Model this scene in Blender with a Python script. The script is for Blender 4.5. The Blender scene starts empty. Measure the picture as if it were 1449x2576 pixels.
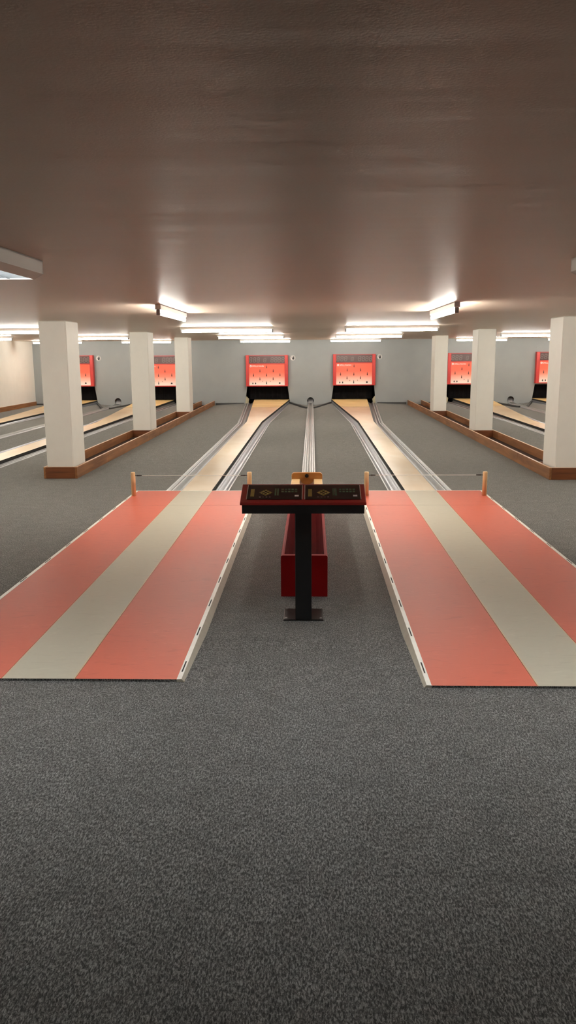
import bpy, math, random
from mathutils import Vector, Matrix
random.seed(4)
PI = math.pi
SC = bpy.context.scene
COL = SC.collection

# ------------------------------------------------------------------ materials
def new_mat(name):
    m = bpy.data.materials.new(name); m.use_nodes = True
    nt = m.node_tree; b = nt.nodes['Principled BSDF']
    return m, nt, b

def plain(name, col, rough=.5, metal=0.0, spec=.5, coat=0.0, var=0.0, scale=20, bump=0.0):
    """procedural principled material with a little noise variation"""
    m, nt, b = new_mat(name)
    b.inputs['Roughness'].default_value = rough
    b.inputs['Metallic'].default_value = metal
    b.inputs['Specular IOR Level'].default_value = spec
    b.inputs['Coat Weight'].default_value = coat
    tc = nt.nodes.new('ShaderNodeTexCoord')
    n = nt.nodes.new('ShaderNodeTexNoise'); n.inputs['Scale'].default_value = scale
    n.inputs['Detail'].default_value = 4
    nt.links.new(tc.outputs['Object'], n.inputs['Vector'])
    r = nt.nodes.new('ShaderNodeValToRGB')
    r.color_ramp.elements[0].position = .3; r.color_ramp.elements[1].position = .7
    r.color_ramp.elements[0].color = [c*(1-var) for c in col]+[1]
    r.color_ramp.elements[1].color = [min(1, c*(1+var)) for c in col]+[1]
    nt.links.new(n.outputs['Fac'], r.inputs['Fac'])
    nt.links.new(r.outputs['Color'], b.inputs['Base Color'])
    if bump:
        bp = nt.nodes.new('ShaderNodeBump'); bp.inputs['Strength'].default_value = bump
        bp.inputs['Distance'].default_value = .01
        nt.links.new(n.outputs['Fac'], bp.inputs['Height'])
        nt.links.new(bp.outputs['Normal'], b.inputs['Normal'])
    return m

def emit(name, col, strength):
    m, nt, b = new_mat(name)
    b.inputs['Base Color'].default_value = list(col)+[1]
    b.inputs['Emission Color'].default_value = list(col)+[1]
    b.inputs['Emission Strength'].default_value = strength
    return m

def wood(name, dark, light, axis='Y', rough=.45, scale=6.0, knots=.0, coat=0.0, stretch=12.0, spec=.5, mott=(.55, .45, .38), far=None):
    m, nt, b = new_mat(name)
    b.inputs['Roughness'].default_value = rough
    b.inputs['Coat Weight'].default_value = coat
    b.inputs['Specular IOR Level'].default_value = spec
    tc = nt.nodes.new('ShaderNodeTexCoord'); mp = nt.nodes.new('ShaderNodeMapping')
    s = [scale*stretch]*3; s['XYZ'.index(axis)] = scale
    mp.inputs['Scale'].default_value = s
    nt.links.new(tc.outputs['Object'], mp.inputs['Vector'])
    n = nt.nodes.new('ShaderNodeTexNoise'); n.inputs['Scale'].default_value = .5
    n.inputs['Detail'].default_value = 6; n.inputs['Distortion'].default_value = .6
    nt.links.new(mp.outputs['Vector'], n.inputs['Vector'])
    r = nt.nodes.new('ShaderNodeValToRGB')
    r.color_ramp.elements[0].position = .3; r.color_ramp.elements[1].position = .72
    r.color_ramp.elements[0].color = list(dark)+[1]; r.color_ramp.elements[1].color = list(light)+[1]
    nt.links.new(n.outputs['Fac'], r.inputs['Fac'])
    out = r.outputs['Color']
    n2 = nt.nodes.new('ShaderNodeTexNoise'); n2.inputs['Scale'].default_value = 1.7
    n2.inputs['Detail'].default_value = 2
    nt.links.new(tc.outputs['Object'], n2.inputs['Vector'])
    mx = nt.nodes.new('ShaderNodeMix'); mx.data_type = 'RGBA'; mx.blend_type = 'MULTIPLY'
    mx.inputs[0].default_value = .45
    r2 = nt.nodes.new('ShaderNodeValToRGB')
    r2.color_ramp.elements[0].position = .35; r2.color_ramp.elements[0].color = list(mott)+[1]
    r2.color_ramp.elements[1].position = .62; r2.color_ramp.elements[1].color = (1, 1, 1, 1)
    nt.links.new(n2.outputs['Fac'], r2.inputs['Fac'])
    nt.links.new(out, mx.inputs[6]); nt.links.new(r2.outputs['Color'], mx.inputs[7])
    res = mx.outputs[2]
    if far:  # tints the far end: warmer light there put into the wood colour
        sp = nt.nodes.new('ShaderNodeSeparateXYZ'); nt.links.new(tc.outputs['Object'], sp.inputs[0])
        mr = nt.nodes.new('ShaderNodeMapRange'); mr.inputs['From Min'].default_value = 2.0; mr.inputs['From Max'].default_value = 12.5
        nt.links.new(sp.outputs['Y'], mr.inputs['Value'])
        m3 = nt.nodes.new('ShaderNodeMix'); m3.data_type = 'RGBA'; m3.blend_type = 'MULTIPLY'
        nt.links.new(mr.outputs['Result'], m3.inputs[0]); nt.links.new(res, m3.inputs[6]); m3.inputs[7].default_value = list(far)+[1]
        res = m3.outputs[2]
    nt.links.new(res, b.inputs['Base Color'])
    return m

def carpet_mat():
    m, nt, b = new_mat('carpet_grey_speckle')
    b.inputs['Roughness'].default_value = .95
    b.inputs['Specular IOR Level'].default_value = .1
    b.inputs['Sheen Weight'].default_value = .25
    b.inputs['Sheen Roughness'].default_value = .6
    b.inputs['Sheen Tint'].default_value = (.8, .8, .75, 1)
    tc = nt.nodes.new('ShaderNodeTexCoord')
    mp = nt.nodes.new('ShaderNodeMapping'); mp.inputs['Scale'].default_value = (190, 70, 100)
    nt.links.new(tc.outputs['Object'], mp.inputs['Vector'])
    n = nt.nodes.new('ShaderNodeTexNoise'); n.inputs['Scale'].default_value = 1.0
    n.inputs['Detail'].default_value = 6; n.inputs['Roughness'].default_value = .8
    n.inputs['Distortion'].default_value = .5
    nt.links.new(mp.outputs['Vector'], n.inputs['Vector'])
    r = nt.nodes.new('ShaderNodeValToRGB')
    e = r.color_ramp.elements
    e[0].position = .42; e[0].color = (.012, .0125, .013, 1)
    e[1].position = .59; e[1].color = (.31, .312, .302, 1)
    x = r.color_ramp.elements.new(.5); x.color = (.086, .0865, .0835, 1)
    nt.links.new(n.outputs['Fac'], r.inputs['Fac'])
    # broad patches
    n2 = nt.nodes.new('ShaderNodeTexNoise'); n2.inputs['Scale'].default_value = 9; n2.inputs['Detail'].default_value = 4
    nt.links.new(tc.outputs['Object'], n2.inputs['Vector'])
    r2 = nt.nodes.new('ShaderNodeValToRGB')
    r2.color_ramp.elements[0].position = .3; r2.color_ramp.elements[0].color = (.82, .82, .82, 1)
    r2.color_ramp.elements[1].position = .7; r2.color_ramp.elements[1].color = (1.1, 1.1, 1.1, 1)
    nt.links.new(n2.outputs['Fac'], r2.inputs['Fac'])
    mx = nt.nodes.new('ShaderNodeMix'); mx.data_type = 'RGBA'; mx.blend_type = 'MULTIPLY'; mx.inputs[0].default_value = 1
    nt.links.new(r.outputs['Color'], mx.inputs[6]); nt.links.new(r2.outputs['Color'], mx.inputs[7])
    # carpet tile seams every 0.52 m along the room
    sp = nt.nodes.new('ShaderNodeSeparateXYZ'); nt.links.new(tc.outputs['Object'], sp.inputs[0])
    def mth(op, a, bb=None):
        q = nt.nodes.new('ShaderNodeMath'); q.operation = op
        for i, v in enumerate((a, bb)):
            if v is None: continue
            if isinstance(v, (int, float)): q.inputs[i].default_value = v
            else: nt.links.new(v, q.inputs[i])
        return q.outputs[0]
    fr = mth('FRACT', mth('DIVIDE', mth('SUBTRACT', sp.outputs['Y'], 1.66-5.2), .52))
    d = mth('ABSOLUTE', mth('SUBTRACT', fr, .5))
    seam = mth('MULTIPLY', mth('GREATER_THAN', d, .4955), .35)
    mx2 = nt.nodes.new('ShaderNodeMix'); mx2.data_type = 'RGBA'
    nt.links.new(seam, mx2.inputs[0]); nt.links.new(mx.outputs[2], mx2.inputs[6])
    mx2.inputs[7].default_value = (.03, .03, .03, 1)
    nt.links.new(mx2.outputs[2], b.inputs['Base Color'])
    bp = nt.nodes.new('ShaderNodeBump'); bp.inputs['Strength'].default_value = .5; bp.inputs['Distance'].default_value = .004
    nt.links.new(n.outputs['Fac'], bp.inputs['Height']); nt.links.new(bp.outputs['Normal'], b.inputs['Normal'])
    return m

def ceiling_mat():
    m, nt, b = new_mat('ceiling_paint')
    b.inputs['Roughness'].default_value = .40
    b.inputs['Specular IOR Level'].default_value = .42
    tc = nt.nodes.new('ShaderNodeTexCoord')
    mp = nt.nodes.new('ShaderNodeMapping'); mp.inputs['Scale'].default_value = (.5, 3.2, 1)
    nt.links.new(tc.outputs['Object'], mp.inputs['Vector'])
    n = nt.nodes.new('ShaderNodeTexNoise'); n.inputs['Scale'].default_value = 1.2; n.inputs['Detail'].default_value = 3
    nt.links.new(mp.outputs['Vector'], n.inputs['Vector'])
    bp = nt.nodes.new('ShaderNodeBump'); bp.inputs['Strength'].default_value = .3; bp.inputs['Distance'].default_value = .014
    nt.links.new(n.outputs['Fac'], bp.inputs['Height'])
    n3 = nt.nodes.new('ShaderNodeTexNoise'); n3.inputs['Scale'].default_value = 160; n3.inputs['Detail'].default_value = 2
    nt.links.new(tc.outputs['Object'], n3.inputs['Vector'])
    bp2 = nt.nodes.new('ShaderNodeBump'); bp2.inputs['Strength'].default_value = .12; bp2.inputs['Distance'].default_value = .003
    nt.links.new(n3.outputs['Fac'], bp2.inputs['Height']); nt.links.new(bp.outputs['Normal'], bp2.inputs['Normal'])
    nt.links.new(bp2.outputs['Normal'], b.inputs['Normal'])
    r = nt.nodes.new('ShaderNodeValToRGB')
    r.color_ramp.elements[0].position = .3; r.color_ramp.elements[1].position = .7
    r.color_ramp.elements[0].color = (.605, .48, .385, 1); r.color_ramp.elements[1].color = (.635, .51, .415, 1)
    nt.links.new(n3.outputs['Fac'], r.inputs['Fac']); nt.links.new(r.outputs['Color'], b.inputs['Base Color'])
    return m

def lino(name, base, dark, light):
    """marbled linoleum"""
    m, nt, b = new_mat(name)
    b.inputs['Roughness'].default_value = .5
    b.inputs['Specular IOR Level'].default_value = .3
    tc = nt.nodes.new('ShaderNodeTexCoord')
    mp = nt.nodes.new('ShaderNodeMapping'); mp.inputs['Scale'].default_value = (9, 26, 10)
    nt.links.new(tc.outputs['Object'], mp.inputs['Vector'])
    n = nt.nodes.new('ShaderNodeTexNoise'); n.inputs['Scale'].default_value = 1; n.inputs['Detail'].default_value = 7
    n.inputs['Distortion'].default_value = 1.2
    nt.links.new(mp.outputs['Vector'], n.inputs['Vector'])
    r = nt.nodes.new('ShaderNodeValToRGB'); e = r.color_ramp.elements
    e[0].position = .22; e[0].color = list(dark)+[1]; e[1].position = .8; e[1].color = list(light)+[1]
    for p_ in (.42, .6):
        x = e.new(p_); x.color = list(base)+[1]
    nt.links.new(n.outputs['Fac'], r.inputs['Fac']); nt.links.new(r.outputs['Color'], b.inputs['Base Color'])
    return m

def panel_print():
    """printed score panel: red at the top fading to white at the foot (local z 0.03 .. 0.69)"""
    m, nt, b = new_mat('score_panel_print')
    b.inputs['Roughness'].default_value = .3
    tc = nt.nodes.new('ShaderNodeTexCoord'); sp = nt.nodes.new('ShaderNodeSeparateXYZ')
    nt.links.new(tc.outputs['Object'], sp.inputs[0])
    mr = nt.nodes.new('ShaderNodeMapRange'); mr.inputs['From Min'].default_value = .03; mr.inputs['From Max'].default_value = .69
    nt.links.new(sp.outputs['Z'], mr.inputs['Value'])
    r = nt.nodes.new('ShaderNodeValToRGB'); e = r.color_ramp.elements
    e[0].position = 0; e[0].color = (.95, .86, .80, 1)
    e[1].position = 1; e[1].color = (.88, .115, .062, 1)
    for p_, c in ((.10, (.95, .78, .71)), (.24, (.93, .52, .43)), (.42, (.90, .26, .18)), (.62, (.88, .14, .08))):
        x = e.new(p_); x.color = list(c)+[1]
    nt.links.new(mr.outputs['Result'], r.inputs['Fac']); nt.links.new(r.outputs['Color'], b.inputs['Base Color'])
    return m

M = dict(
    carpet=carpet_mat(), ceiling=ceiling_mat(),
    wall_blue=plain('wall_blue_grey', (.30, .318, .318), .75, var=.03, scale=3),
    wall_cream=plain('wall_cream', (.90, .885, .82), .7, var=.02, scale=3),
    pillar=plain('pillar_white', (.90, .88, .81), .6, var=.015, scale=6, bump=.03),
    black=plain('black_void', (.006, .006, .007), .9, spec=.1),
    curtain=plain('curtain_black', (.004, .0035, .004), .95, spec=.1, var=.3, scale=8),
    skirting=plain('skirting_dark', (.06, .062, .062), .7, var=.1),
    planter=wood('planter_wood', (.19, .072, .022), (.42, .19, .07), 'Y', .42, 3.0, mott=(.62, .52, .45)),
    planter_cross=wood('planter_wood_end', (.12, .036, .011), (.28, .10, .032), 'X', .42, 3.0, mott=(.62, .52, .45)),
    planter_edge_lit=plain('planter_edge_lit', (.60, .36, .21), .45, var=.12, scale=14),  # lighter board tops: the highlight on the bevels put into the colour
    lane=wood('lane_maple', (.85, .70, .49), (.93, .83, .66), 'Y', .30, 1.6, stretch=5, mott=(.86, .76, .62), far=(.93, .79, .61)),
    deck=wood('pin_deck_wood', (.64, .44, .17), (.80, .61, .31), 'X', .45, 1.4, stretch=4, mott=(.85, .72, .55)),
    lane_side=plain('lane_side_black', (.012, .012, .012), .7, var=.2),
    gutter=plain('gutter_grey', (.145, .145, .145), .42, metal=.35, var=.12, scale=12),
    gutter_bright=plain('gutter_aluminium', (.25, .26, .29), .36, metal=.6, var=.1, scale=14),
    rail=plain('rail_light', (.46, .47, .48), .35, metal=.4, var=.06),
    channel=plain('channel_grey', (.30, .305, .30), .36, metal=.35, var=.08),
    red_lino=lino('approach_red', (.585, .122, .070), (.50, .102, .060), (.65, .15, .088)),
    grey_lino=lino('approach_grey', (.50, .475, .375), (.45, .425, .335), (.55, .525, .415)),
    tan=plain('inlay_tan', (.60, .42, .24), .4, var=.1),
    seam=plain('seam_dark', (.05, .03, .025), .7),
    trim=plain('trim_white', (.90, .88, .80), .4, var=.04, scale=20),
    trim_side=plain('trim_beige', (.50, .47, .38), .5, var=.06, scale=20),
    slot=plain('slot_black', (.01, .01, .01), .8),
    beech=wood('post_beech', (.74, .50, .25), (.86, .64, .36), 'Z', .4, 3),
    cord=plain('cord_white', (.82, .82, .78), .5),
    clip=plain('clip_black', (.012, .012, .012), .45),
    console_black=plain('console_black', (.008, .008, .009), .5, var=.1, spec=.4),
    console_red=plain('console_red', (.34, .030, .026), .42, var=.06, scale=10, spec=.3),
    glass=plain('console_glass', (.012, .012, .014), .16, spec=.4),
    silver=plain('silver_edge', (.72, .70, .70), .3, metal=.6),
    olive=plain('marking_yellow', (.34, .27, .055), .45, var=.08),
    green=plain('marking_green', (.06, .16, .08), .4, var=.2),
    white=plain('marking_white', (.80, .78, .76), .5),
    base_plate=plain('base_plate_dark', (.028, .024, .022), .35, metal=.5, var=.15),
    bolt=plain('bolt_steel', (.55, .54, .52), .35, metal=.8),
    rack_red=plain('ball_return_red', (.30, .009, .010), .55, spec=.05, var=.06, scale=5),
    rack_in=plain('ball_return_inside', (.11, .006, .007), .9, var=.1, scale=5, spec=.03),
    oak=wood('bumper_wood', (.42, .17, .035), (.58, .27, .07), 'X', .4, 4),
    pale=wood('bumper_block_lit', (.72, .48, .22), (.84, .62, .34), 'X', .4, 4),  # lighter than the stop board: light from above put into the colour
    leather=plain('bumper_leather', (.20, .095, .055), .6, var=.12, scale=30),
    disp_red=plain('display_red', (.50, .035, .03), .38, var=.05, scale=8),
    disp_top=plain('display_top_edge', (.30, .06, .06), .5, var=.05),
    disp_win=plain('display_window', (.085, .045, .043), .25, var=.08),
    segment=plain('display_segment', (.16, .12, .112), .5),
    panel=panel_print(),
    pin_dark=plain('pin_symbol_dark', (.10, .012, .010), .5),
    black_print=plain('print_black', (.02, .018, .018), .5),
    grey_print=plain('print_grey', (.30, .12, .10), .5),
    sideboard=wood('pit_side_lit', (.36, .32, .20), (.52, .47, .33), 'Z', .6, 6),
    tube=emit('tube_glow', (1.0, .955, .86), 52),
    batten=plain('batten_white', (.80, .79, .76), .4),
    holder=plain('holder_grey', (.35, .34, .34), .5),
    louvre=plain('louvre_metal', (.06, .065, .068), .5),
    louvre_body=plain('louvre_body', (.66, .62, .56), .5),
    tube_soft=emit('tube_soft_glow', (.94, .97, 1.0), 44),
    soil=plain('planter_floor', (.05, .022, .012), .9, var=.2),
)

# ------------------------------------------------------------------ mesh builder
class MB:
    def __init__(s): s.v = []; s.f = []; s.mi = []; s.mats = []; s.smooth = []
    def m(s, mat):
        mat = M[mat]
        if mat not in s.mats: s.mats.append(mat)
        return s.mats.index(mat)
    def face(s, pts, mat, smooth=False):
        i = len(s.v); s.v += [tuple(p) for p in pts]
        s.f.append(tuple(range(i, i+len(pts)))); s.mi.append(s.m(mat)); s.smooth.append(smooth)
    def box(s, x0, x1, y0, y1, z0, z1, mat, top=None, front=None, b=0.0):
        """box; with b > 0 every edge is chamfered"""
        if b <= 0:
            v = [(x, y, z) for z in (z0, z1) for y in (y0, y1) for x in (x0, x1)]
            for q, mm in (((0, 2, 3, 1), mat), ((4, 5, 7, 6), top or mat), ((0, 1, 5, 4), front or mat),
                          ((2, 6, 7, 3), mat), ((0, 4, 6, 2), mat), ((1, 3, 7, 5), mat)):
                s.face([v[k] for k in q], mm)
            return
        c = Vector(((x0+x1)/2, (y0+y1)/2, (z0+z1)/2)); h = Vector(((x1-x0)/2, (y1-y0)/2, (z1-z0)/2))
        ax = [Vector((1, 0, 0)), Vector((0, 1, 0)), Vector((0, 0, 1))]
        def P(sg, k):   # corner sign sg, vertex lying on face of axis k
            return c + Vector([sg[i]*(h[i]-(0 if i == k else b)) for i in range(3)])
        for k in range(3):
            i, j = (k+1) % 3, (k+2) % 3
            for sk in (-1, 1):
                q = []
                for si, sj in ((-1, -1), (1, -1), (1, 1), (-1, 1)):
                    g = [0, 0, 0]; g[k] = sk; g[i] = si; g[j] = sj; q.append(P(g, k))
                if sk < 0: q.reverse()
                mm = top if (top and k == 2 and sk > 0) else (front if (front and k == 1 and sk < 0) else mat)
                s.face(q, mm)
        for k in range(3):       # edges along axis k
            i, j = (k+1) % 3, (k+2) % 3
            for si in (-1, 1):
                for sj in (-1, 1):
                    def G(sk):
                        g = [0, 0, 0]; g[k] = sk; g[i] = si; g[j] = sj; return g
                    q = [P(G(-1), i), P(G(1), i), P(G(1), j), P(G(-1), j)]
                    if si*sj > 0: q.reverse()
                    s.face(q, (top if top and (k != 2) and ((i == 2 and si > 0) or (j == 2 and sj > 0)) else mat))
        for sx in (-1, 1):
            for sy in (-1, 1):
                for sz in (-1, 1):
                    g = (sx, sy, sz); q = [P(g, 0), P(g, 1), P(g, 2)]
                    if sx*sy*sz < 0: q.reverse()
                    s.face(q, mat)
    def cyl(s, a, b, r, mat, n=16, caps=True, r2=None, smooth=True):
        a = Vector(a); b = Vector(b); d = (b-a).normalized()
        u = d.orthogonal().normalized(); w = d.cross(u)
        r2 = r if r2 is None else r2
        A = [a+(u*math.cos(2*PI*k/n)+w*math.sin(2*PI*k/n))*r for k in range(n)]
        B = [b+(u*math.cos(2*PI*k/n)+w*math.sin(2*PI*k/n))*r2 for k in range(n)]
        i = len(s.v); s.v += [tuple(p) for p in A+B]
        for k in range(n):
            s.f.append((i+k, i+(k+1) % n, i+n+(k+1) % n, i+n+k)); s.mi.append(s.m(mat)); s.smooth.append(smooth)
        if caps:
            s.face(list(reversed(A)), mat); s.face(B, mat)
    def lathe(s, prof, mat, cx=0, cy=0, n=24):
        """prof: (r, z) pairs bottom to top about a vertical axis"""
        i = len(s.v)
        for r, z in prof:
            s.v += [(cx+r*math.cos(2*PI*k/n), cy+r*math.sin(2*PI*k/n), z) for k in range(n)]
        for j in range(len(prof)-1):
            for k in range(n):
                s.f.append((i+j*n+k, i+j*n+(k+1) % n, i+(j+1)*n+(k+1) % n, i+(j+1)*n+k)); s.mi.append(s.m(mat)); s.smooth.append(True)
    def prism(s, poly, a0, a1, axis, mat, cap=None):
        """extrude a 2-D polygon along an axis; polygon coordinates are the two other axes in XYZ order"""
        def pt(p, t):
            q = list(p); q.insert('XYZ'.index(axis), t); return tuple(q)
        A = [pt(p, a0) for p in poly]; B = [pt(p, a1) for p in poly]; n = len(poly)
        for k in range(n): s.face([A[k], A[(k+1) % n], B[(k+1) % n], B[k]], mat)
        s.face(list(reversed(A)), cap or mat); s.face(B, cap or mat)
    def sheet(s, rows, mat, smooth=True, mats=None):
        """grid of points rows[i][j]"""
        i = len(s.v); n = len(rows[0])
        for r in rows: s.v += [tuple(p) for p in r]
        for a in range(len(rows)-1):
            for k in range(n-1):
                s.f.append((i+a*n+k, i+a*n+k+1, i+(a+1)*n+k+1, i+(a+1)*n+k))
                s.mi.append(s.m(mats[k] if mats else mat)); s.smooth.append(smooth)
    def build(s, name, parent=None, recalc=False):
        me = bpy.data.meshes.new(name); me.from_pydata(s.v, [], s.f)
        for m_ in s.mats: me.materials.append(m_)
        me.polygons.foreach_set('material_index', s.mi); me.polygons.foreach_set('use_smooth', s.smooth)
        if recalc:
            import bmesh
            bm = bmesh.new(); bm.from_mesh(me); bmesh.ops.remove_doubles(bm, verts=bm.verts, dist=1e-6)
            bmesh.ops.recalc_face_normals(bm, faces=bm.faces); bm.to_mesh(me); bm.free()
        me.update()
        o = bpy.data.objects.new(name, me); COL.objects.link(o)
        if parent: o.parent = parent
        return o

def tag(o, label=None, cat=None, group=None, kind=None):
    if label: o['label'] = label
    if cat: o['category'] = cat
    if group: o['group'] = group
    if kind: o['kind'] = kind
    return o
def thing(name, label, cat, loc=(0, 0, 0), group=None):
    o = bpy.data.objects.new(name, None); COL.objects.link(o); o.location = loc
    o.empty_display_size = .1
    return tag(o, label, cat, group)
def copy_tree(o, loc=None, label=None, group=None, parent=None):
    c = o.copy(); COL.objects.link(c)
    if parent: c.parent = parent
    if loc is not None: c.location = loc
    if label: c['label'] = label
    if group: c['group'] = group
    for ch in list(o.children): copy_tree(ch, parent=c)
    return c
def struct(mb, name, recalc=False): return tag(mb.build(name, recalc=recalc), kind='structure')

def text_mesh(name, body, size, mat, parent, loc, rot, align='LEFT', extrude=.0006):
    cu = bpy.data.curves.new(name, 'FONT'); cu.body = body; cu.size = size; cu.extrude = extrude
    cu.align_x = align; cu.align_y = 'CENTER'
    t = bpy.data.objects.new(name+'_curve', cu); COL.objects.link(t)
    dg = bpy.context.evaluated_depsgraph_get()
    me = bpy.data.meshes.new_from_object(t.evaluated_get(dg))
    bpy.data.objects.remove(t); bpy.data.curves.remove(cu)
    me.name = name; me.materials.clear(); me.materials.append(M[mat])
    o = bpy.data.objects.new(name, me); COL.objects.link(o); o.parent = parent
    o.location = loc; o.rotation_euler = rot
    return o

# ------------------------------------------------------------------ layout (metres; X right, Y down the hall)
YW = 25.43            # back wall
YS = 9.13             # front end of the lanes
YB = 18.6             # where the lanes start to widen
HC = 2.03             # ceiling
XL, XR, YR = -8.84, 9.02, -3.6
PAIRS = [(-6.19, 'left'), (-.046, 'centre'), (6.25, 'right')]
OFF = 1.302           # lane centre from the pair's ball channel

def lerp(a, b, t): return a+(b-a)*t
NODES = [YS, YB, YW]
IN_LANE = [OFF-.175, OFF-.175, .668]; OUT_LANE = [OFF+.175, OFF+.175, 1.789]
IN_LIP = [.940, .940, .650]; OUT_LIP = [1.690, 1.700, 2.055]
Z_LANE = [.030, .052, .180]; Z_CARP = [0.0, .006, .062]

# ------------------------------------------------------------------ room shell
fl = MB()
ZF = .019             # the carpet in front of the approaches lies almost flush with them
for y0, z0, y1, z1 in ((YR, ZF, 3.58, ZF), (3.58, ZF, 4.45, 0), (4.45, 0, YS, 0)):
    fl.face([(XL, y0, z0), (XR, y0, z0), (XR, y1, z1), (XL, y1, z1)], 'carpet')
fl.face([(XL, YS, -.2), (XL, YS, 0), (XR, YS, 0), (XR, YS, -.2)], 'black')
fl.face([(XL, YR, -.2), (XL, YS, -.2), (XR, YS, -.2), (XR, YR, -.2)], 'black')
def strip(xa, za, xb, zb):
    for k in range(2):
        fl.face([(xa[k], NODES[k], za[k]), (xb[k], NODES[k], zb[k]), (xb[k+1], NODES[k+1], zb[k+1]), (xa[k+1], NODES[k+1], za[k+1])], 'carpet')
Z0 = [0, 0, 0]; ZM = [0, 0, .0]
edge_x, edge_z = [XL]*3, [0, 0, .04]
for c, _ in PAIRS:
    lipo = [c-v for v in OUT_LIP]; strip(edge_x, edge_z, lipo, Z_CARP)
    lipi = [c-v for v in IN_LIP]; strip(lipi, Z_CARP, [c-.092]*3, ZM)
    strip([c+.092]*3, ZM, [c+v for v in IN_LIP], Z_CARP)
    edge_x, edge_z = [c+v for v in OUT_LIP], Z_CARP
    if c < 6:
        px = -3.31 if c < -1 else 3.22
        strip(edge_x, edge_z, [px]*3, Z0); edge_x, edge_z = [px]*3, Z0
strip(edge_x, edge_z, [XR]*3, [0, 0, .04])
fl.face([(XL, YS, -.2), (XR, YS, -.2), (XR, YW, -.2), (XL, YW, -.2)], 'black')
struct(fl, 'floor')

cl = MB(); cl.box(XL-.1, XR+.1, YR-.1, YW+.1, HC, HC+.12, 'ceiling')
struct(cl, 'ceiling')
wl = MB(); wl.box(XL-.12, XL, YR, YW, -.2, HC, 'wall_cream'); struct(wl, 'wall_left')
wl = MB(); wl.box(XR, XR+.12, YR, YW, -.2, HC, 'wall_cream'); struct(wl, 'wall_right')
wl = MB(); wl.box(XL-.12, XR+.12, YR-.12, YR, -.2, HC, 'wall_cream'); struct(wl, 'wall_rear')
bb = MB(); bb.box(XL, XL+.022, YR, YW-.002, -.005, .16, 'planter', top='planter_edge_lit', b=.003); struct(bb, 'baseboard_left')
bb = MB(); bb.box(XR-.022, XR, YR, YW-.002, -.005, .16, 'planter', top='planter_edge_lit', b=.003); struct(bb, 'baseboard_right')

# back wall with the pit openings and the round ball-return holes
bw = MB()
ZT = .62
def wq(pts, mat='wall_blue'): bw.face([(x, YW, z) for x, z in pts], mat)
wq([(XL-.12, ZT), (XR+.12, ZT), (XR+.12, HC), (XL-.12, HC)])
xa_b = xa_t = XL-.12
TI_T, TI_B, TO_T, TO_B = .725, .640, 2.000, 2.085
for c, _ in PAIRS:
    # left bay opening
    wq([(xa_b, -.2), (c-TO_B, -.2), (c-TO_B, 0), (c-TO_T, ZT), (xa_t, ZT)])
    cx, cz, R = c+.0, .145, .105
    wq([(c-TI_B, -.2), (c-.2, -.2), (c-.2, ZT), (c-TI_T, ZT), (c-TI_B, 0)])
    wq([(c+.2, -.2), (c+TI_B, -.2), (c+TI_B, 0), (c+TI_T, ZT), (c+.2, ZT)])
    n = 32; ring = []; sq = []
    for k in range(n):
        a = 2*PI*k/n; dx, dz = math.cos(a), math.sin(a)
        ring.append((cx+R*dx, cz+R*dz))
        t = .2/max(abs(dx), abs(dz)); sq.append((cx+t*dx, cz+t*dz))
    for k in range(n):
        j = (k+1) % n; wq([ring[k], sq[k], sq[j], ring[j]])
        # lined sleeve of the hole
        bw.face([(ring[k][0], YW, ring[k][1]), (ring[j][0], YW, ring[j][1]), (ring[j][0], YW+.9, ring[j][1]), (ring[k][0], YW+.9, ring[k][1])],
                'leather' if ring[k][1] > .15 else 'rail', True)
    bw.face([(x, YW+.9, z) for x, z in ring], 'black')
    bw.face([(cx-.075, YW, cz-.085), (cx+.075, YW, cz-.085), (cx+.08, YW+.16, cz+.055), (cx-.08, YW+.16, cz+.055)], 'rail')
    wq([(c-.2, cz+.2), (c+.2, cz+.2), (c+.2, ZT), (c-.2, ZT)])
    wq([(c-.2, -.2), (c+.2, -.2), (c+.2, cz-.2), (c-.2, cz-.2)])
    xa_b, xa_t = c+TO_B, c+TO_T
wq([(xa_b, 0), (xa_b, -.2), (XR+.12, -.2), (XR+.12, ZT), (xa_t, ZT)])
bw.face([(XL-.12, YW+1.6, -.2), (XR+.12, YW+1.6, -.2), (XR+.12, YW+1.6, HC), (XL-.12, YW+1.6, HC)], 'black')
struct(bw, 'wall_back')

# dark skirting on the back wall and the low boards that run from lane corner to ball channel
sk = MB()
spans = [(XL+.03, -6.19-2.11)] + [(-6.19+2.11, -3.56), (-3.06, -.046-2.11), (-.046+2.11, 2.98), (3.46, 6.25-2.11), (6.25+2.11, XR-.03)]
for a, b_ in spans: sk.box(a, b_, YW-.025, YW-.001, -.02, .085, 'skirting')
struct(sk, 'baseboard_back')
for i, (c, _) in enumerate(PAIRS):
    db = MB()
    for s in (-1, 1):
        a = Vector((c+s*.645, YW-.03, .05)); e = Vector((c+s*.115, YW-1.55, -.01))
        d = (e-a); nrm = Vector((-d.y, d.x, 0)).normalized()*.03
        for (p, q) in (((-1, 1)),):
            pass
        h = Vector((0, 0, .055)); lo = Vector((0, 0, -.06))
        P = [a-nrm, a+nrm, e+nrm, e-nrm]
        db.face([p+h for p in P], 'skirting'); db.face([p+lo for p in reversed(P)], 'skirting')
        for k in range(4):
            j = (k+1) % 4; db.face([P[k]+lo, P[j]+lo, P[j]+h, P[k]+h], 'skirting')
    struct(db, 'trim_%d' % (i+1), recalc=True)

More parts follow.
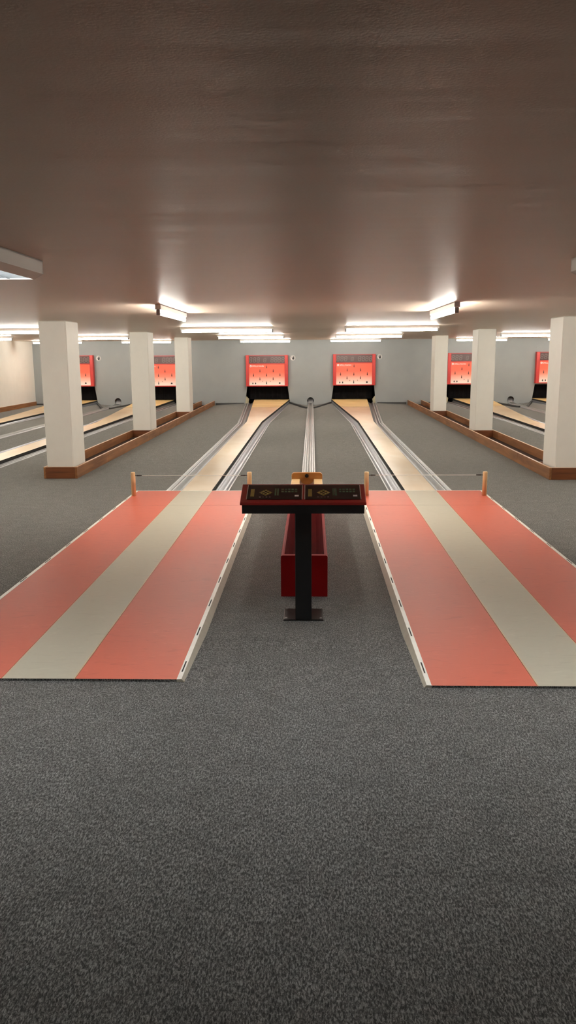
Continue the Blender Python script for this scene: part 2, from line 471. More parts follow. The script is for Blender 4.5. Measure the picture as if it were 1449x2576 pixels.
# ------------------------------------------------------------------ lanes
def lane(s, c, where):
    t = thing('bowling_lane', '', 'bowling lane', (c, YS, 0), 'nine-pin lanes')
    def P(x, y, z): return (s*x, y-YS, z)
    L = MB()
    ye = 22.6; te = (ye-YB)/(YW-YB)
    ys = [YS+.004, YB, ye]
    il = [IN_LANE[0], IN_LANE[1], lerp(IN_LANE[1], IN_LANE[2], te)]
    ol = [OUT_LANE[0], OUT_LANE[1], lerp(OUT_LANE[1], OUT_LANE[2], te)]
    zl = [Z_LANE[0], Z_LANE[1], lerp(Z_LANE[1], Z_LANE[2], te)]
    for k in range(2):
        q = [P(il[k], ys[k], zl[k]), P(ol[k], ys[k], zl[k]), P(ol[k+1], ys[k+1], zl[k+1]), P(il[k+1], ys[k+1], zl[k+1])]
        L.face(q if s > 0 else q[::-1], 'lane')
        for e in (il, ol):
            q = [P(e[k], ys[k], -.13), P(e[k+1], ys[k+1], -.13), P(e[k+1], ys[k+1], zl[k+1]), P(e[k], ys[k], zl[k])]
            L.face(q, 'lane_side')
    L.face([P(il[0], ys[0], -.13), P(ol[0], ys[0], -.13), P(ol[0], ys[0], zl[0]), P(il[0], ys[0], zl[0])], 'lane_side')
    L.build('lane_surface', t)
    D = MB()
    y1 = YW+1.2
    for e in (0, 1):
        pass
    q = [P(il[2], ye+.012, zl[2]+.002), P(ol[2], ye+.012, zl[2]+.002), P(OUT_LANE[2], YW, Z_LANE[2]), P(IN_LANE[2], YW, Z_LANE[2])]
    D.face(q if s > 0 else q[::-1], 'deck')
    for (xa, xb) in ((il[2], IN_LANE[2]), (ol[2], OUT_LANE[2])):
        D.face([P(xa, ye+.012, -.13), P(xb, YW, -.13), P(xb, YW, Z_LANE[2]), P(xa, ye+.012, zl[2]+.002)], 'lane_side')
    D.face([P(il[2], ye+.012, -.13), P(ol[2], ye+.012, -.13), P(ol[2], ye+.012, zl[2]+.002), P(il[2], ye+.012, zl[2]+.002)], 'lane_side')
    D.build('pin_deck', t)
    # gutters: sampled along the lane, concave cross-section
    def gutter(lane_e, lip_e, kind):
        G = MB(); rows = []
        yy = [YS+.004, 12, 15, YB, 20.5, 22.5, 24, YW-.01]
        for y in yy:
            if y <= YB: k, tt = 0, (y-YS)/(YB-YS)
            else: k, tt = 1, (y-YB)/(YW-YB)
            a = lerp(lane_e[k], lane_e[k+1], tt); b = lerp(lip_e[k], lip_e[k+1], tt)
            zc = lerp(Z_CARP[k], Z_CARP[k+1], tt); zl_ = lerp(Z_LANE[k], Z_LANE[k+1], tt)
            w = b-a; r = []
            # u 0 at lane .. 1 at lip
            if kind == 'in':
                prof = [(.015, -.010), (.10, -.007), (.16, -.005), (.26, -.022), (.40, -.043), (.52, -.055), (.64, -.052), (.76, -.036), (.86, -.012), (.92, .006), (1.0, .009), (1.0, -.02)]
            else:
                prof = [(.04, -.02), (.10, -.032), (.20, -.047), (.30, -.055), (.42, -.052), (.50, -.042), (.58, -.022), (.63, .002), (.70, .004), (.74, -.012), (.88, -.012), (.93, .008), (1.0, .009), (1.0, -.02)]
            for u, dz in prof: r.append(P(a+w*u, y, zc+dz+max(0, zl_-.03-zc)*(1-u)))
            rows.append(r)
        if kind == 'in':
            mats = ['lane_side', 'gutter', 'gutter_bright', 'gutter_bright', 'gutter_bright', 'gutter_bright', 'gutter_bright', 'gutter_bright', 'gutter_bright', 'rail', 'rail']
        else:
            mats = ['gutter', 'gutter', 'gutter', 'gutter', 'gutter', 'gutter', 'gutter', 'rail', 'gutter', 'gutter', 'gutter', 'rail', 'rail']
        G.sheet(rows, 'gutter', True, mats)
        return G.build('gutter', t)
    g1 = gutter(IN_LANE, IN_LIP, 'in'); g2 = gutter(OUT_LANE, OUT_LIP, 'out')
    return t
protoR = lane(1, -.046, ''); protoL = lane(-1, -.046, '')
protoL['label'] = 'pale wooden lane left of the ball channel directly behind the console'
protoR['label'] = 'pale wooden lane right of the ball channel directly behind the console'
copy_tree(protoL, (-6.19, YS, 0), 'outermost wooden lane at far left, next to the cream wall')
copy_tree(protoR, (-6.19, YS, 0), 'wooden lane just beyond the left wooden planter, by the near left pillar')
copy_tree(protoL, (6.25, YS, 0), 'wooden lane just beyond the right wooden planter, seen between white pillars')
copy_tree(protoR, (6.25, YS, 0), 'outermost wooden lane at far right, mostly hidden behind the near right pillar')

# ball return channels between the lanes of a pair
ch = thing('ball_return_channel', 'grey ribbed ball return channel running straight behind the console to the wall', 'ball channel', (-.046, 8.1, 0), 'ball return channels')
pr = [(-.092, -.02), (-.092, .022), (-.074, .024), (-.066, .012), (-.058, .002), (-.050, .012), (-.044, .013), (-.036, -.012), (-.018, -.020), (0, -.022)]
pr = pr + [(-x, z) for x, z in reversed(pr[:-1])]
C_ = MB(); rows = []
for y, dz in ((8.1, 0), (12, 0), (16, 0), (20, .003), (23.5, .012), (25.1, .03), (YW-.004, .052)):
    k = .96 if y < 25 else .9
    rows.append([(x*k if y > 25 else x, y-8.1, z+dz) for x, z in pr])
mt = ['rail', 'rail', 'channel', 'channel', 'rail', 'rail', 'channel', 'channel', 'channel', 'channel', 'channel', 'channel', 'rail', 'rail', 'channel', 'channel', 'rail', 'rail']
C_.sheet(rows, 'channel', True, mt)
C_.build('channel_bed', ch)
copy_tree(ch, (-6.19, 8.1, 0), 'grey ball return channel between the two far left lanes, behind the near left pillar')
copy_tree(ch, (6.25, 8.1, 0), 'grey ball return channel between the two far right lanes, beyond the right planter')

# ------------------------------------------------------------------ approaches
def approach(c, s, yf, label):
    t = thing('approach_platform', label, 'bowling approach', (c+s*OFF, 0, 0), 'raised red and grey bowling approaches')
    ys_, yb = 8.225, YS-.012
    w, g = .685, .175
    B = MB(); B.box(-w, w, yf, yb, .0, .0265, 'seam', front='carpet'); B.build('platform_base', t)
    for a, b in ((-w, -g-.007), (g+.007, w)):
        for y0, y1 in ((yf, ys_-.0015), (ys_+.0015, yb)):
            R = MB(); R.box(a+(.002 if a > 0 else 0), b-(.002 if a < 0 else 0), y0, y1, .026, .0305, 'red_lino', front='carpet'); tag(R.build('red_panel', t))
    for y0, y1 in ((yf, ys_-.0015), (ys_+.0015, yb)):
        R = MB(); R.box(-g, g, y0, y1, .026, .0305, 'grey_lino', front='carpet'); R.build('grey_strip', t)
    for sx in (-1, 1):
        R = MB(); R.box(sx*(g+.0035)-.0035, sx*(g+.0035)+.0035, yf, yb, .026, .0306, 'tan', front='carpet'); R.build('inlay_line', t)
    for sx in (-1, 1):      # white slotted edge profile with a sloping beige flank
        E_ = MB()
        prof = [(w, .031), (w+.024, .032), (w+.052, .002), (w+.052, 0), (w, 0)]
        ya, yb2 = yf, yb+.012
        pts = [(sx*x, z) for x, z in prof]
        def F(k, j, mat):
            E_.face([(pts[k][0], ya, pts[k][1]), (pts[j][0], ya, pts[j][1]), (pts[j][0], yb2, pts[j][1]), (pts[k][0], yb2, pts[k][1])], mat)
        F(0, 1, 'trim'); F(1, 2, 'trim_side'); F(2, 3, 'trim_side')
        E_.face([(x, ya, z) for x, z in pts], 'trim_side'); E_.face([(x, yb2, z) for x, z in pts], 'trim_side')
        y = 3.736+.068-.068+.0
        y = 3.73
        while y < yb2-.2:
            xa, xb = sx*(w+.009), sx*(w+.016)
            E_.face([(xa, y, .0326), (xb, y, .0328), (xb, y+.14, .0328), (xa, y+.14, .0326)], 'slot')
            y += .528
        E_.build('edge_trim', t)
    E_ = MB(); E_.box(-w-.024, w+.024, yb, yb+.0115, 0, .0325, 'trim', b=.002); E_.build('back_trim', t)
    return t
apL = approach(-.046, -1, 3.64, 'red approach with grey centre strip, left of the console')
apR = approach(-.046, 1, 3.585, 'red approach with grey centre strip, right of the console')

# foul-line barriers: two round posts and a taut cord
def barrier(c, s, label):
    t = thing('cord_barrier', label, 'barrier', (c+s*OFF, 8.80, .0331), 'cord barriers across the approaches')
    xs = sorted([s*.665, -s*.648])
    for x in xs:
        P = MB(); P.lathe([(0, 0), (.026, 0), (.026, .255), (.0245, .262), (.021, .266), (0, .267)], 'beech', x, 0, 24); P.build('post', t)
    z = .228
    K = MB(); K.cyl((xs[0]+.02, 0, z), (xs[1]-.02, 0, z), .0028, 'cord', 8); K.build('cord', t)
    for x, d in ((xs[0], 1), (xs[1], -1)):
        K = MB(); K.cyl((x+d*.018, 0, z), (x+d*.045, 0, z), .0045, 'clip', 10); K.cyl((x+d*.045, 0, z), (x+d*.10, 0, z), .0085, 'clip', 12, r2=.006); K.build('cord_grip', t)
    return t
barrier(-.046, -1, 'white cord between two beech posts across the left approach')
barrier(-.046, 1, 'white cord between two beech posts across the right approach')

# ------------------------------------------------------------------ console
CX = -.052
co = thing('scoring_console', 'black column console with a sloping red top and two dark touch panels', 'console', (CX, 4.65, 0))
K = MB(); K.box(-.049, .049, -.050, .050, .008, .70, 'console_black', b=.004); K.build('column', co)
K = MB(); K.box(-.122, .122, -.045, .17, .0, .009, 'base_plate', b=.002); bp_ = K.build('base_plate', co)
for x in (-.105, .105):
    for y in (-.03, .155):
        K = MB(); K.cyl((x, y, .008), (x, y, .016), .008, 'bolt', 6, smooth=False); K.build('bolt', bp_)
Y0, Z0_, Y1, Z1_ = -.165, .752, .050, .826
sl = Vector((0, Y1-Y0, Z1_-Z0_)); SLEN = sl.length; sl.normalize(); nr = Vector((0, -sl.z, sl.y))
def S(u, v, n=0.0): return Vector((u, Y0, Z0_)) + Vector((u*0, 0, 0)) + sl*v + nr*n
K = MB(); K.prism([(-.150, .685), (.040, .685), (.040, .806), (-.150, .742)], -.353, .353, 'X', 'console_black'); K.build('head_housing', co, recalc=True)
K = MB()
W2 = .364
def slab(mb, u0, u1, v0, v1, n0, n1, mat, top=None):
    p = [S(u, v, n) for n in (n0, n1) for v in (v0, v1) for u in (u0, u1)]
    for q, mm in (((0, 2, 3, 1), mat), ((4, 5, 7, 6), top or mat), ((0, 1, 5, 4), mat), ((2, 6, 7, 3), mat), ((0, 4, 6, 2), mat), ((1, 3, 7, 5), mat)):
        mb.face([p[k] for k in q], mm)
slab(K, -W2, W2, 0, SLEN, -.018, 0, 'console_red'); rc = K.build('red_cover', co, recalc=True)
md = rc.modifiers.new('bevel', 'BEVEL'); md.width = .004; md.segments = 2
for pu0, pu1 in ((-.325, -.008), (.012, .332)):
    pw = pu1-pu0; v0, v1 = .045, .205; pv = v1-v0
    F_ = MB()
    slab(F_, pu0-.005, pu1+.005, v0-.005, v1+.005, 0, .003, 'silver')
    fr_ = F_.build('panel_frame', co, recalc=True); tag(fr_, 'thin silver rim')
    G_ = MB(); slab(G_, pu0, pu1, v0-.009, v1, .001, .0045, 'glass'); gl = G_.build('touch_panel', co, recalc=True); tag(gl, 'dark glass panel')
    def Q(fx, fy, n=.005): return S(pu0+pw*fx, v0+pv*fy, n)
    X_ = MB(); X_.face([Q(.055, .12), Q(.125, .12), Q(.125, .68), Q(.055, .68)], 'olive'); X_.build('key_column', gl)
    X_ = MB()
    cx_, cy_, hx, hy = .335, .42, .125, .24
    o_ = [(cx_-hx, cy_), (cx_, cy_-hy), (cx_+hx, cy_), (cx_, cy_+hy)]; i_ = [(cx_+(a-cx_)*.86, cy_+(b-cy_)*.86) for a, b in o_]
    for k in range(4):
        j = (k+1) % 4; X_.face([Q(*o_[k]), Q(*o_[j]), Q(*i_[j]), Q(*i_[k])], 'olive')
    for r_ in range(-2, 3):
        for q_ in range(3-abs(r_)):
            fx = cx_+(q_-(2-abs(r_))/2)*hx*.62; fy = cy_+r_*hy*.33
            c8 = [Q(fx+.023*math.cos(a*PI/4), fy+.05*math.sin(a*PI/4), .0052) for a in range(8)]
            X_.face(c8, 'olive')
    X_.build('pin_diamond', gl)
    X_ = MB()
    for a in range(2):
        X_.face([Q(.50+a*.045, .2), Q(.53+a*.045, .2), Q(.53+a*.045, .74), Q(.50+a*.045, .74)], 'green')
    for a in range(5):
        for b in range(2):
            X_.face([Q(.62+a*.062, .44+b*.17), Q(.665+a*.062, .44+b*.17), Q(.665+a*.062, .55+b*.17), Q(.62+a*.062, .55+b*.17)], 'green')
    X_.build('key_field', gl)
    X_ = MB(); X_.face([Q(.87, .12), Q(.945, .12), Q(.945, .24), Q(.87, .24)], 'white'); X_.build('white_mark', gl)
    X_ = MB()
    for a in range(4): X_.face([Q(.22+a*.06, .06), Q(.25+a*.06, .06), Q(.25+a*.06, .11), Q(.22+a*.06, .11)], 'segment')
    X_.build('caption_row', gl)

# ------------------------------------------------------------------ ball return cabinet
br = thing('ball_return', 'low glossy red ball return with a wooden stop block, behind the console', 'ball return', (CX, 5.1, 0))
hw, ht, LN = .155, .283, 2.92
K = MB()
outer = [(-hw, 0), (-hw, ht-.012), (-hw+.004, ht-.003), (-hw+.012, ht)]
tro = [(-.132, ht), (-.126, ht-.03), (-.112, ht-.075), (-.085, ht-.108), (-.045, ht-.125), (0, ht-.13)]
half = outer + tro
full = half + [(-x, z) for x, z in reversed(half[:-1])]
def row(y, k=1.0): return [(x, y, z) for x, z in full]
nh = len(full)
mats_ = []
for k in range(nh-1):
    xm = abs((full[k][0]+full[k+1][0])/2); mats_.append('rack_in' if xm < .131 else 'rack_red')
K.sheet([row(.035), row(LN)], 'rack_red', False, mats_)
# front end: solid with rounded top edge
fo = [(-hw, 0), (-hw, ht-.012), (-hw+.004, ht-.003), (-hw+.012, ht)]
ff = fo + [(-x, z) for x, z in reversed(fo)]
K.prism(ff, 0, .036, 'Y', 'rack_red')
K.face([(x, LN, z) for x, z in full], 'rack_red')
K.build('cabinet', br, recalc=False)
# wooden stop: rounded back board, two blocks with overhead light in their colour, leather throat and bolt
K = MB(); poly = []
w_, zb, zt, rr = .157, .15, .405, .03
poly = [(-w_, zb), (w_, zb)]
for a in range(0, 7): poly.append((w_-rr+rr*math.cos(a*PI/12), zt-rr+rr*math.sin(a*PI/12)))
for a in range(6, 13): poly.append((-w_+rr+rr*math.cos(a*PI/12), zt-rr+rr*math.sin(a*PI/12)))
K.prism(poly, LN+.002, LN+.037, 'Y', 'oak'); sb = K.build('stop_board', br, recalc=True)
md = sb.modifiers.new('bevel', 'BEVEL'); md.width = .006; md.segments = 3; md.limit_method = 'ANGLE'
K = MB(); K.cyl((-.002, LN-.004, .372), (-.002, LN+.003, .372), .019, 'clip', 20); K.cyl((-.002, LN-.01, .372), (-.002, LN-.003, .372), .009, 'clip', 6); tag(K.build('bolt', sb), 'dark round bolt head')
for sx in (-1, 1):
    a, b = sorted((sx*.155, sx*.070))
    K = MB(); K.box(a, b, LN-.36, LN-.001, ht+.001, .340, 'pale', front='oak', b=.005); tag(K.build('stop_block', br), 'wooden block with overhead light put into its colour')
K = MB(); rows = []
for y in (LN-.36, LN-.15, LN-.003):
    rows.append([(.068*math.cos(PI+PI*k/12), y, .338+.09*math.sin(PI+PI*k/12)*(.6)) for k in range(13)])
K.sheet(rows, 'leather', True); K.build('throat', br)

# ------------------------------------------------------------------ planters and pillars
def planter(x0, x1, yf, pys, pd, label, px0, px1):
    t = thing('wooden_planter', label, 'planter', ((x0+x1)/2, yf, 0), 'long wooden planters around the pillars')
    ox, oy = (x0+x1)/2, yf
    h, th = .155, .03
    def bx(mb, a, b, c, d, z0, z1, mat): mb.box(a-ox, b-ox, c-oy, d-oy, z0, z1, mat, top='planter_edge_lit', b=.004)
    for xa, xb in ((x0, x0+th), (x1-th, x1)):
        y = yf; ends = [yf+1.62]
        while ends[-1] < YW-3: ends.append(ends[-1]+3.1)
        ends[-1] = YW-.03 if YW-ends[-1] < 1 else ends[-1]
        if ends[-1] < YW-.1: ends.append(YW-.03)
        for e in ends:
            B = MB(); bx(B, xa, xb, y, e-.004, .0, h, 'planter'); B.build('side_board', t); y = e
    B = MB(); B.box(x0+th+.001-ox, x1-th-.001-ox, 0, th, 0, h-.001, 'planter_cross', top='planter_edge_lit', b=.003); B.build('end_board', t)
    for i, py in enumerate(pys):
        if i:
            B = MB(); B.box(x0+th+.001-ox, x1-th-.001-ox, py-th-.003-oy, py-.003-oy, 0, h-.006, 'planter_cross', b=.003); B.build('cross_board', t)
        B = MB(); B.box(x0+th+.001-ox, x1-th-.001-ox, py+pd+.003-oy, py+pd+th+.003-oy, 0, h-.006, 'planter_cross', b=.003); B.build('cross_board', t)
    seg = [(pys[0]+pd+.04, pys[1]-.04), (pys[1]+pd+.04, pys[2]-.04), (pys[2]+pd+.04, YW-.04)]
    for a, b in seg:
        B = MB(); B.box(x0+th+.002-ox, x1-th-.002-ox, a-oy, b-oy, 0.001, .02, 'soil'); B.build('planter_floor', t)
    return t
PYL = (10.322, 15.478, 20.547); PYR = (10.142, 15.229, 20.531); PD = .55
planter(-3.532, -3.087, 10.272, PYL, PD, 'long low brown planter box linking the three left pillars', -3.4955, -3.1412)
planter(3.012, 3.462, 10.090, PYR, PD, 'long low brown planter box linking the three right pillars', 3.091, 3.408)
pillar0 = None
names = ['nearest white square pillar on the left, at the planter\'s front end', 'middle white square pillar of the left row',
         'farthest white square pillar of the left row, near the back wall', 'nearest white square pillar on the right, cut by the photo edge',
         'middle white square pillar of the right row', 'farthest white square pillar of the right row, near the back wall']
locs = [(-3.318, y) for y in PYL] + [(3.258, y) for y in PYR]
for (x, y), lb in zip(locs, names):
    if pillar0 is None:
        K = MB(); K.box(-.177, .177, 0, PD, .001, HC-.001, 'pillar', b=.012)
        pillar0 = K.build('square_pillar'); o = pillar0
    else:
        o = pillar0.copy(); COL.objects.link(o)
    o.location = (x, y, 0); o.scale = (1, 1, 1)
    if x > 0: o.scale = (.94, 1, 1)
    tag(o, lb, 'pillar', 'white pillars standing in the planters')

# ------------------------------------------------------------------ pin pits with black curtains
def pit(c, s):
    t = thing('pin_pit', '', 'pin pit', (c, YW, 0), 'pin pits under the score displays')
    def P(x, y, z): return (s*x, y, z)
    B = MB()
    ti, bi, to, bo = .725, .640, 2.000, 2.085
    d = 1.1
    B.face([P(ti, .001, ZT), P(to, .001, ZT), P(to, d, ZT), P(ti, d, ZT)], 'black')
    for (xt, xb) in ((ti, bi), (to, bo)):
        B.face([P(xb, .001, -.02), P(xb, d, -.02), P(xt, d, ZT), P(xt, .001, ZT)], 'black')
    B.face([P(bi, d, -.02), P(bo, d, -.02), P(to, d, ZT), P(ti, d, ZT)], 'black')
    B.face([P(1.79, .0, -.02), P(bo, .0, -.02), P(bo, d, -.02), P(1.79, d, -.02)], 'black')
    B.build('pit_lining', t)
    B = MB(); a, b = sorted((s*IN_LANE[2], s*OUT_LANE[2])); B.box(a, b, .004, .9, -.015, Z_LANE[2], 'lane_side', top='deck'); B.build('pit_floor', t)
    # curtain: gently pleated cloth
    Cn = MB(); rows = []
    n = 48
    for zz in (ZT-.004, .45, .3, .195):
        r = []
        f = (ZT-zz)/ZT
        xa = lerp(ti, bi, f)+.012; xb = lerp(1.955, 1.93, f)
        for k in range(n+1):
            u = k/n; r.append(P(lerp(xa, xb, u), .10+.012*math.sin(u*PI*2*9+zz*3)+.004*math.sin(u*57), zz))
        rows.append(r)
    Cn.sheet(rows, 'curtain', True); tag(Cn.build('curtain', t), 'black pleated curtain')
    # beige pad at the gutter end, the lit pit side put into its colour
    Pd = MB(); a, b = sorted((s*1.985, s*2.075))
    q = [(a, .02), (b, .02), (b+(.0 if s > 0 else .03), .20), (s*2.035, .285), (a-(.03 if s > 0 else 0)+(.0), .18)]
    Pd.prism(q, .002, .12, 'Y', 'sideboard'); tag(Pd.build('pit_side_board', t, recalc=True), 'lit-toned wooden pad')
    return t
pR = pit(-.046, 1); pL = pit(-.046, -1)
pL['label'] = 'black curtained pin pit at the end of the lane left of the console'
pR['label'] = 'black curtained pin pit at the end of the lane right of the console'
copy_tree(pL, (-6.19, YW, 0), 'black curtained pin pit showing between the near and middle left pillars')
copy_tree(pR, (-6.19, YW, 0), 'black curtained pin pit showing between the middle and far left pillars')
copy_tree(pL, (6.25, YW, 0), 'black curtained pin pit showing between the far and middle right pillars')
copy_tree(pR, (6.25, YW, 0), 'black curtained pin pit partly hidden behind the near right pillar')

# ------------------------------------------------------------------ score displays
def display():
    t = thing('score_display', '', 'score display', (0, 0, 0), 'red score displays on the back wall')
    Wd, Hd, Dp = 1.325, .965, .16
    x0, x1 = -Wd/2, Wd/2
    # frame: four rails around the recessed faces (front at y = -Dp)
    wx0, wx1 = x0+.102, x1-.105
    H = MB()
    H.box(x0, x1, -Dp+.03, 0, 0, Hd, 'disp_red')
    H.box(x0, wx0, -Dp, -Dp+.03, 0, Hd, 'disp_red', b=.008)
    H.box(wx1, x1, -Dp, -Dp+.03, 0, Hd, 'disp_red', b=.008)
    H.box(wx0, wx1, -Dp, -Dp+.03, Hd-.032, Hd, 'disp_top', b=.004)
    H.box(wx0, wx1, -Dp, -Dp+.03, .0, .030, 'disp_red', b=.004)
    H.box(wx0, wx1, -Dp+.004, -Dp+.03, .686, .712, 'disp_red', b=.003)
    tag(H.build('housing', t), 'red cabinet frame')
    yf = -Dp+.022
    B = MB(); B.box(wx0, wx1, yf, yf+.01, .712, Hd-.032, 'disp_win'); win = B.build('digit_window', t); tag(win, 'dark window with unlit digits')
    B = MB(); B.box(wx0, wx1, yf, yf+.01, .03, .686, 'panel'); pan = B.build('score_panel', t); tag(pan, 'printed panel fading from red to white')
    # seven-segment digits
    def digit(cx, cz, w, h):
        D = MB(); th = h*.13; y = yf-.002
        sk_ = .10
        def q(pts): D.face([(cx+x+sk_*z, y, cz+z) for x, z in pts], 'segment')
        hw_, hh = w/2, h/2; g = th*.18
        def hor(z): q([(-hw_+g+th/2, z-th/2), (hw_-g-th/2, z-th/2), (hw_-g, z), (hw_-g-th/2, z+th/2), (-hw_+g+th/2, z+th/2), (-hw_+g, z)])
        def ver(x, za, zb): q([(x-th/2, za+g+th/2), (x, za+g), (x+th/2, za+g+th/2), (x+th/2, zb-g-th/2), (x, zb-g), (x-th/2, zb-g-th/2)])
        for z in (-hh, 0, hh): hor(z)
        for x in (-hw_, hw_): ver(x, -hh, 0); ver(x, 0, hh)
        D.build('digit', win)
    def fx(px): return x0+(px-145)/970*Wd
    zc = .822
    for p in (262, 348, 434): digit(fx(p), zc, .072, .135)
    digit(fx(585), zc-.012, .072, .105)
    for p in (752, 836, 916, 1000): digit(fx(p), zc, .072, .135)
    # nine pin symbols
    def fz(py): return Hd-(py-95)/705*Hd
    pinp = [(0, -.048), (.008, -.048), (.013, -.03), (.0155, -.012), (.013, .004), (.008, .018), (.006, .028), (.008, .038), (.005, .047), (0, .05)]
    pinp = pinp + [(-x, z) for x, z in reversed(pinp[1:-1])]
    for px, py in ((625, 357), (470, 447), (775, 447), (318, 542), (622, 542), (930, 538), (467, 628), (772, 625), (620, 718)):
        D = MB(); D.prism([(fx(px)+x, fz(py)+z) for x, z in pinp], yf-.004, yf, 'Y', 'pin_dark' if py < 700 else 'black_print'); D.build('pin_symbol', pan)
    for px, py, d in ((532, 690, 1), (705, 688, -1)):
        D = MB(); X, Z = fx(px), fz(py); D.prism([(X-.017*d, Z-.022), (X+.017*d, Z+.016), (X-.010*d, Z+.020)], yf-.003, yf, 'Y', 'grey_print'); D.build('arrow_symbol', pan, recalc=True)
    for px, rx, rz in ((303, .017, .029), (367, .017, .029), (922, .028, .027)):
        D = MB(); X, Z = fx(px), fz(732 if px < 500 else 727)
        D.prism([(X+rx*math.cos(k*PI/10), Z+rz*math.sin(k*PI/10)) for k in range(20)], yf-.004, yf, 'Y', 'black_print'); D.build('button', pan, recalc=True)
    D = MB(); X, Z = fx(260), fz(340)
    D.prism([(X+.031*math.cos(k*PI/12), Z+.033*math.sin(k*PI/12)) for k in range(24)], yf-.003, yf, 'Y', 'white')
    D.prism([(X+.5*x, Z+.5*z) for x, z in pinp], yf-.0045, yf-.003, 'Y', 'disp_red')
    D.build('emblem', pan, recalc=True)
    tx = text_mesh('lettering', 'SPELLMANN', .068, 'white', pan, (fx(292), yf-.003, fz(344)), (PI/2, 0, 0))
    return t
dsp = display()
ZD = .607
def dloc(c, s, dz=0): return (c+s*1.366, YW, ZD+dz)
dsp.location = dloc(-.046, -1, -.004); dsp['label'] = 'red score display above the pit of the lane left of the console'
copy_tree(dsp, dloc(-.046, 1, .012), 'red score display above the pit of the lane right of the console')
copy_tree(dsp, dloc(-6.19, -1, .025), 'red score display peeking out right of the near left pillar, beside a round sign')
copy_tree(dsp, dloc(-6.19, 1, .005), 'red score display visible between the middle and far left pillars')
copy_tree(dsp, dloc(6.25, -1, .025), 'red score display visible between the far and middle right pillars')
copy_tree(dsp, dloc(6.25, 1, .045), 'red score display peeking out left of the near right pillar')

# round hand signs
def sign():
    t = thing('round_sign', '', 'sign', (0, 0, 0), 'round hand signs beside the score displays')
    B = MB(); B.cyl((0, 0, 0), (0, -.006, 0), .083, 'white', 40); B.build('sign_disc', t)
    B = MB(); n = 40
    for k in range(n):
        a, b = 2*PI*k/n, 2*PI*(k+1)/n
        B.face([(r*math.cos(q), -.0068, r*math.sin(q)) for r, q in ((.070, a), (.077, a), (.077, b), (.070, b))], 'black_print')
    B.build('sign_ring', t)
    B = MB()
    palm = [(-.012, -.042), (.022, -.042), (.036, -.018), (.036, .006), (-.010, .006), (-.016, -.012)]
    K_ = 1.3
    B.face([(x*K_+.004, -.0070, z*K_) for x, z in palm], 'black_print')
    for x, l, tl in ((-.004, .030, -.10), (.007, .040, -.03), (.018, .039, .04), (.029, .030, .12)):
        B.face([(q*K_+.002, -.0070, z*K_) for q, z in ((x-.0048, .004), (x+.0058, .004), (x+.0050+tl*l, .004+l), (x-.0040+tl*l, .004+l))], 'black_print')
    B.face([(q*K_, -.0070, z*K_) for q, z in ((-.012, -.022), (-.010, -.008), (-.030, .012), (-.037, .006))], 'black_print')
    B.build('hand_symbol', t)
    B = MB(); B.face([(-.050, -.0066, .043), (-.043, -.0066, .050), (-.022, -.0066, .029), (-.029, -.0066, .022)], 'black_print'); B.build('bar_symbol', t)
    return t
sg = sign(); sg.location = (-.602, YW-.001, 1.478); sg['label'] = 'round white hand sign between the two centre score displays'
copy_tree(sg, (2.111, YW-.001, 1.497), 'round white hand sign right of the display at the lane right of the console')
copy_tree(sg, (-6.755, YW-.001, 1.503), 'round white hand sign near the left pillars, beside the partly hidden display')

# small dark hooks left in the back wall
def hook(loc, label, first=[None]):
    if first[0] is None:
        B = MB(); B.cyl((0, 0, 0), (0, -.012, 0), .016, 'holder', 14); B.cyl((0, -.012, 0), (0, -.035, .004), .006, 'holder', 10)
        B.cyl((0, -.035, .004), (0, -.037, .022), .006, 'holder', 10); first[0] = o = B.build('wall_hook')
    else:
        o = first[0].copy(); COL.objects.link(o)
    o.location = loc; tag(o, label, 'hook', 'hooks in the back wall')
hook((-6.90, YW, 1.725), 'small dark hook above the display right of the near left pillar')
hook((.62, YW, 1.672), 'small dark hook above the display at the lane right of the console')
hook((6.98, YW, 1.745), 'small dark hook above the display left of the near right pillar')

# ------------------------------------------------------------------ lights
def batten(label, loc, rotz=0, first=[None], group='fluorescent lights along the ceiling'):
    if first[0] is None:
        t = thing('fluorescent_light', label, 'ceiling light', loc, group)
        L = 1.5
        B = MB(); B.box(-L/2, L/2, -.026, .026, -.046, -.001, 'batten', b=.004); B.build('light_body', t)
        B = MB(); B.cyl((-L/2+.03, 0, -.072), (L/2-.03, 0, -.072), .018, 'tube', 16); tag(B.build('fluorescent_tube', t), 'glowing white tube')
        for s in (-1, 1):
            B = MB(); a, b = sorted((s*(L/2-.030), s*(L/2-.004))); B.box(a, b, -.017, .017, -.094, -.046, 'holder', b=.003); B.build('lamp_holder', t)
        first[0] = t
    else:
        t = copy_tree(first[0], loc, label, group)
    t.rotation_euler = (0, 0, rotz)
    return t
where = {-6.19: 'left', -.046: 'centre', 6.25: 'right'}
desc = {('centre', -1): 'above the lane left of the console', ('centre', 1): 'above the lane right of the console',
        ('left', -1): 'above the far left lane by the cream wall', ('left', 1): 'above the lane just beyond the left planter',
        ('right', -1): 'above the lane just beyond the right planter', ('right', 1): 'above the outermost lane on the right'}
for c, w in PAIRS:
    for s in (-1, 1):
        x = c+s*1.32
        d = desc[(w, s)]
        batten('tube light, nearest of three '+d, (x, 13.05, HC))
        batten('tube light, middle of three '+d, (x, 18.2, HC))
        batten('tube light, farthest of three '+d, (x, 23.8, HC))
        if w == 'centre':
            batten('tube light pointing down the hall above the end of the %s approach' % ('left' if s < 0 else 'right'), (x, 7.98, HC), PI/2)

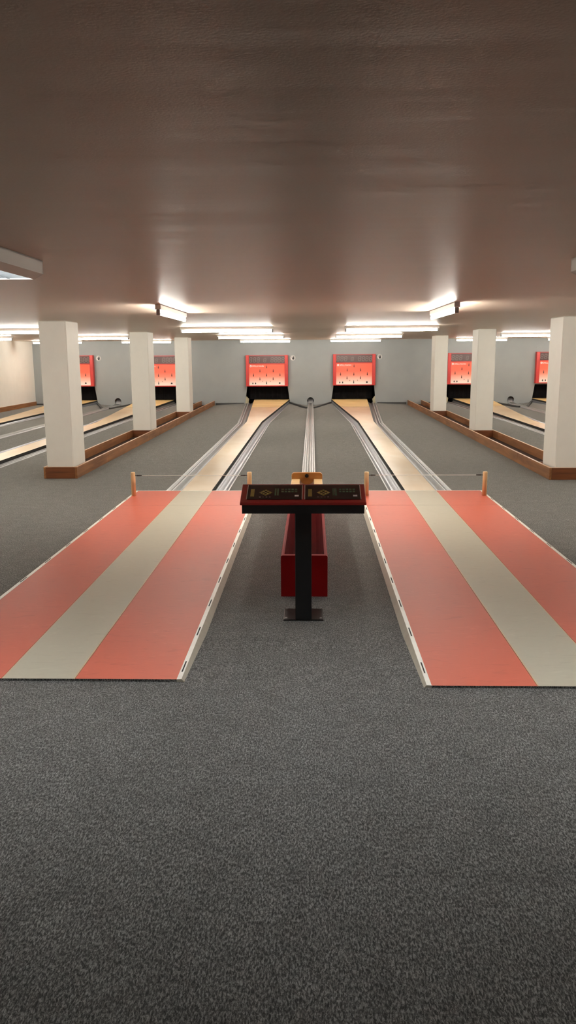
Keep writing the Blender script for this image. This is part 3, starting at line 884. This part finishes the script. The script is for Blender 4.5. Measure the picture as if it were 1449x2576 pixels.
def louvre_light(loc, label):
    t = thing('louvre_light', label, 'ceiling light', loc, 'wide louvred lights over the approach')
    L, w, h = 1.5, .16, .062
    B = MB()
    # body open at the bottom: top, sides, chamfered lower edges
    B.prism([(-w, -.001), (w, -.001), (w, -.008), (-w, -.008)], 0, -L, 'Y', 'louvre_body')
    for s in (-1, 1):
        B.prism([(s*w, -.001), (s*w, -h), (s*(w-.045), -h-.024), (s*(w-.050), -h-.020), (s*(w-.012), -h+.004), (s*(w-.012), -.006)], 0, -L, 'Y', 'louvre_body')
    for y0, y1 in ((0, -.012), (-L+.012, -L)):
        B.prism([(-w, -.001), (w, -.001), (w, -h), (w-.045, -h-.024), (-w+.045, -h-.024), (-w, -h)], y0, y1, 'Y', 'louvre_body')
    B.build('light_body', t, recalc=True)
    B = MB()
    n = 26
    for k in range(1, n):
        y = -L*k/n; B.box(-w+.046, w-.046, y-.0015, y+.0015, -h-.022, -h+.022, 'louvre')
    B.box(-.0015, .0015, -L+.013, -.013, -h-.022, -h+.022, 'louvre'); B.build('louvre_grid', t)
    for x in (-.06, .06):
        B = MB(); B.cyl((x, -L+.04, -.028), (x, -.04, -.028), .013, 'tube_soft', 12); B.build('fluorescent_tube', t)
    return t
for x, y in ((-4.9, 7.98), (-7.5, 7.98), (4.95, 7.98), (7.57, 7.98)):  # unseen lights added to brighten the near pillars and the room
    batten('unseen tube light added for brightness over a neighbouring approach', (x, y, HC), PI/2)
lv = louvre_light((-1.435, 3.89, HC), 'wide louvred ceiling light at upper left, cut by the photo edge')
copy_tree(lv, (1.405, 4.02, HC), 'wide louvred ceiling light at upper right, barely showing at the photo edge')
for x, y in ((-4.9, 3.9), (4.95, 4.0)):  # two more unseen lights, added for the brightness of the room
    copy_tree(lv, (x, y, HC), 'wide louvred ceiling light outside the frame, over the players\' area')

# ------------------------------------------------------------------ camera
f_px, pitch, yaw, roll, hcam = 2000.42, .1957, .0308, .0065, 1.5872
c_, s_ = math.cos(yaw), math.sin(yaw); cp, sp_ = math.cos(pitch), math.sin(pitch); cr, sr = math.cos(roll), math.sin(roll)
r0 = Vector((c_, s_, 0)); u0 = Vector((-s_*sp_, c_*sp_, cp)); fw = Vector((-s_*cp, c_*cp, -sp_))
R_ = r0*cr-u0*sr; U_ = r0*sr+u0*cr
cam = bpy.data.cameras.new('camera'); co_ = bpy.data.objects.new('camera', cam); COL.objects.link(co_)
cam.sensor_fit = 'VERTICAL'; cam.sensor_height = 25.76; cam.sensor_width = 14.49; cam.lens = f_px/100
cam.clip_start = .05; cam.clip_end = 100
mw = Matrix(((R_.x, U_.x, -fw.x, 0), (R_.y, U_.y, -fw.y, 0), (R_.z, U_.z, -fw.z, hcam), (0, 0, 0, 1)))
co_.matrix_world = mw
SC.camera = co_

# ------------------------------------------------------------------ world and view
w = bpy.data.worlds.new('world'); SC.world = w; w.use_nodes = True
w.node_tree.nodes['Background'].inputs['Color'].default_value = (0, 0, 0, 1)
w.node_tree.nodes['Background'].inputs['Strength'].default_value = 0
vs = SC.view_settings; vs.view_transform = 'Standard'; vs.look = 'None'; vs.gamma = 1; vs.use_curve_mapping = False
vs.exposure = 1.2
SC.cycles.max_bounces = 10; SC.cycles.diffuse_bounces = 6; SC.cycles.glossy_bounces = 4
SC.cycles.sample_clamp_indirect = 8
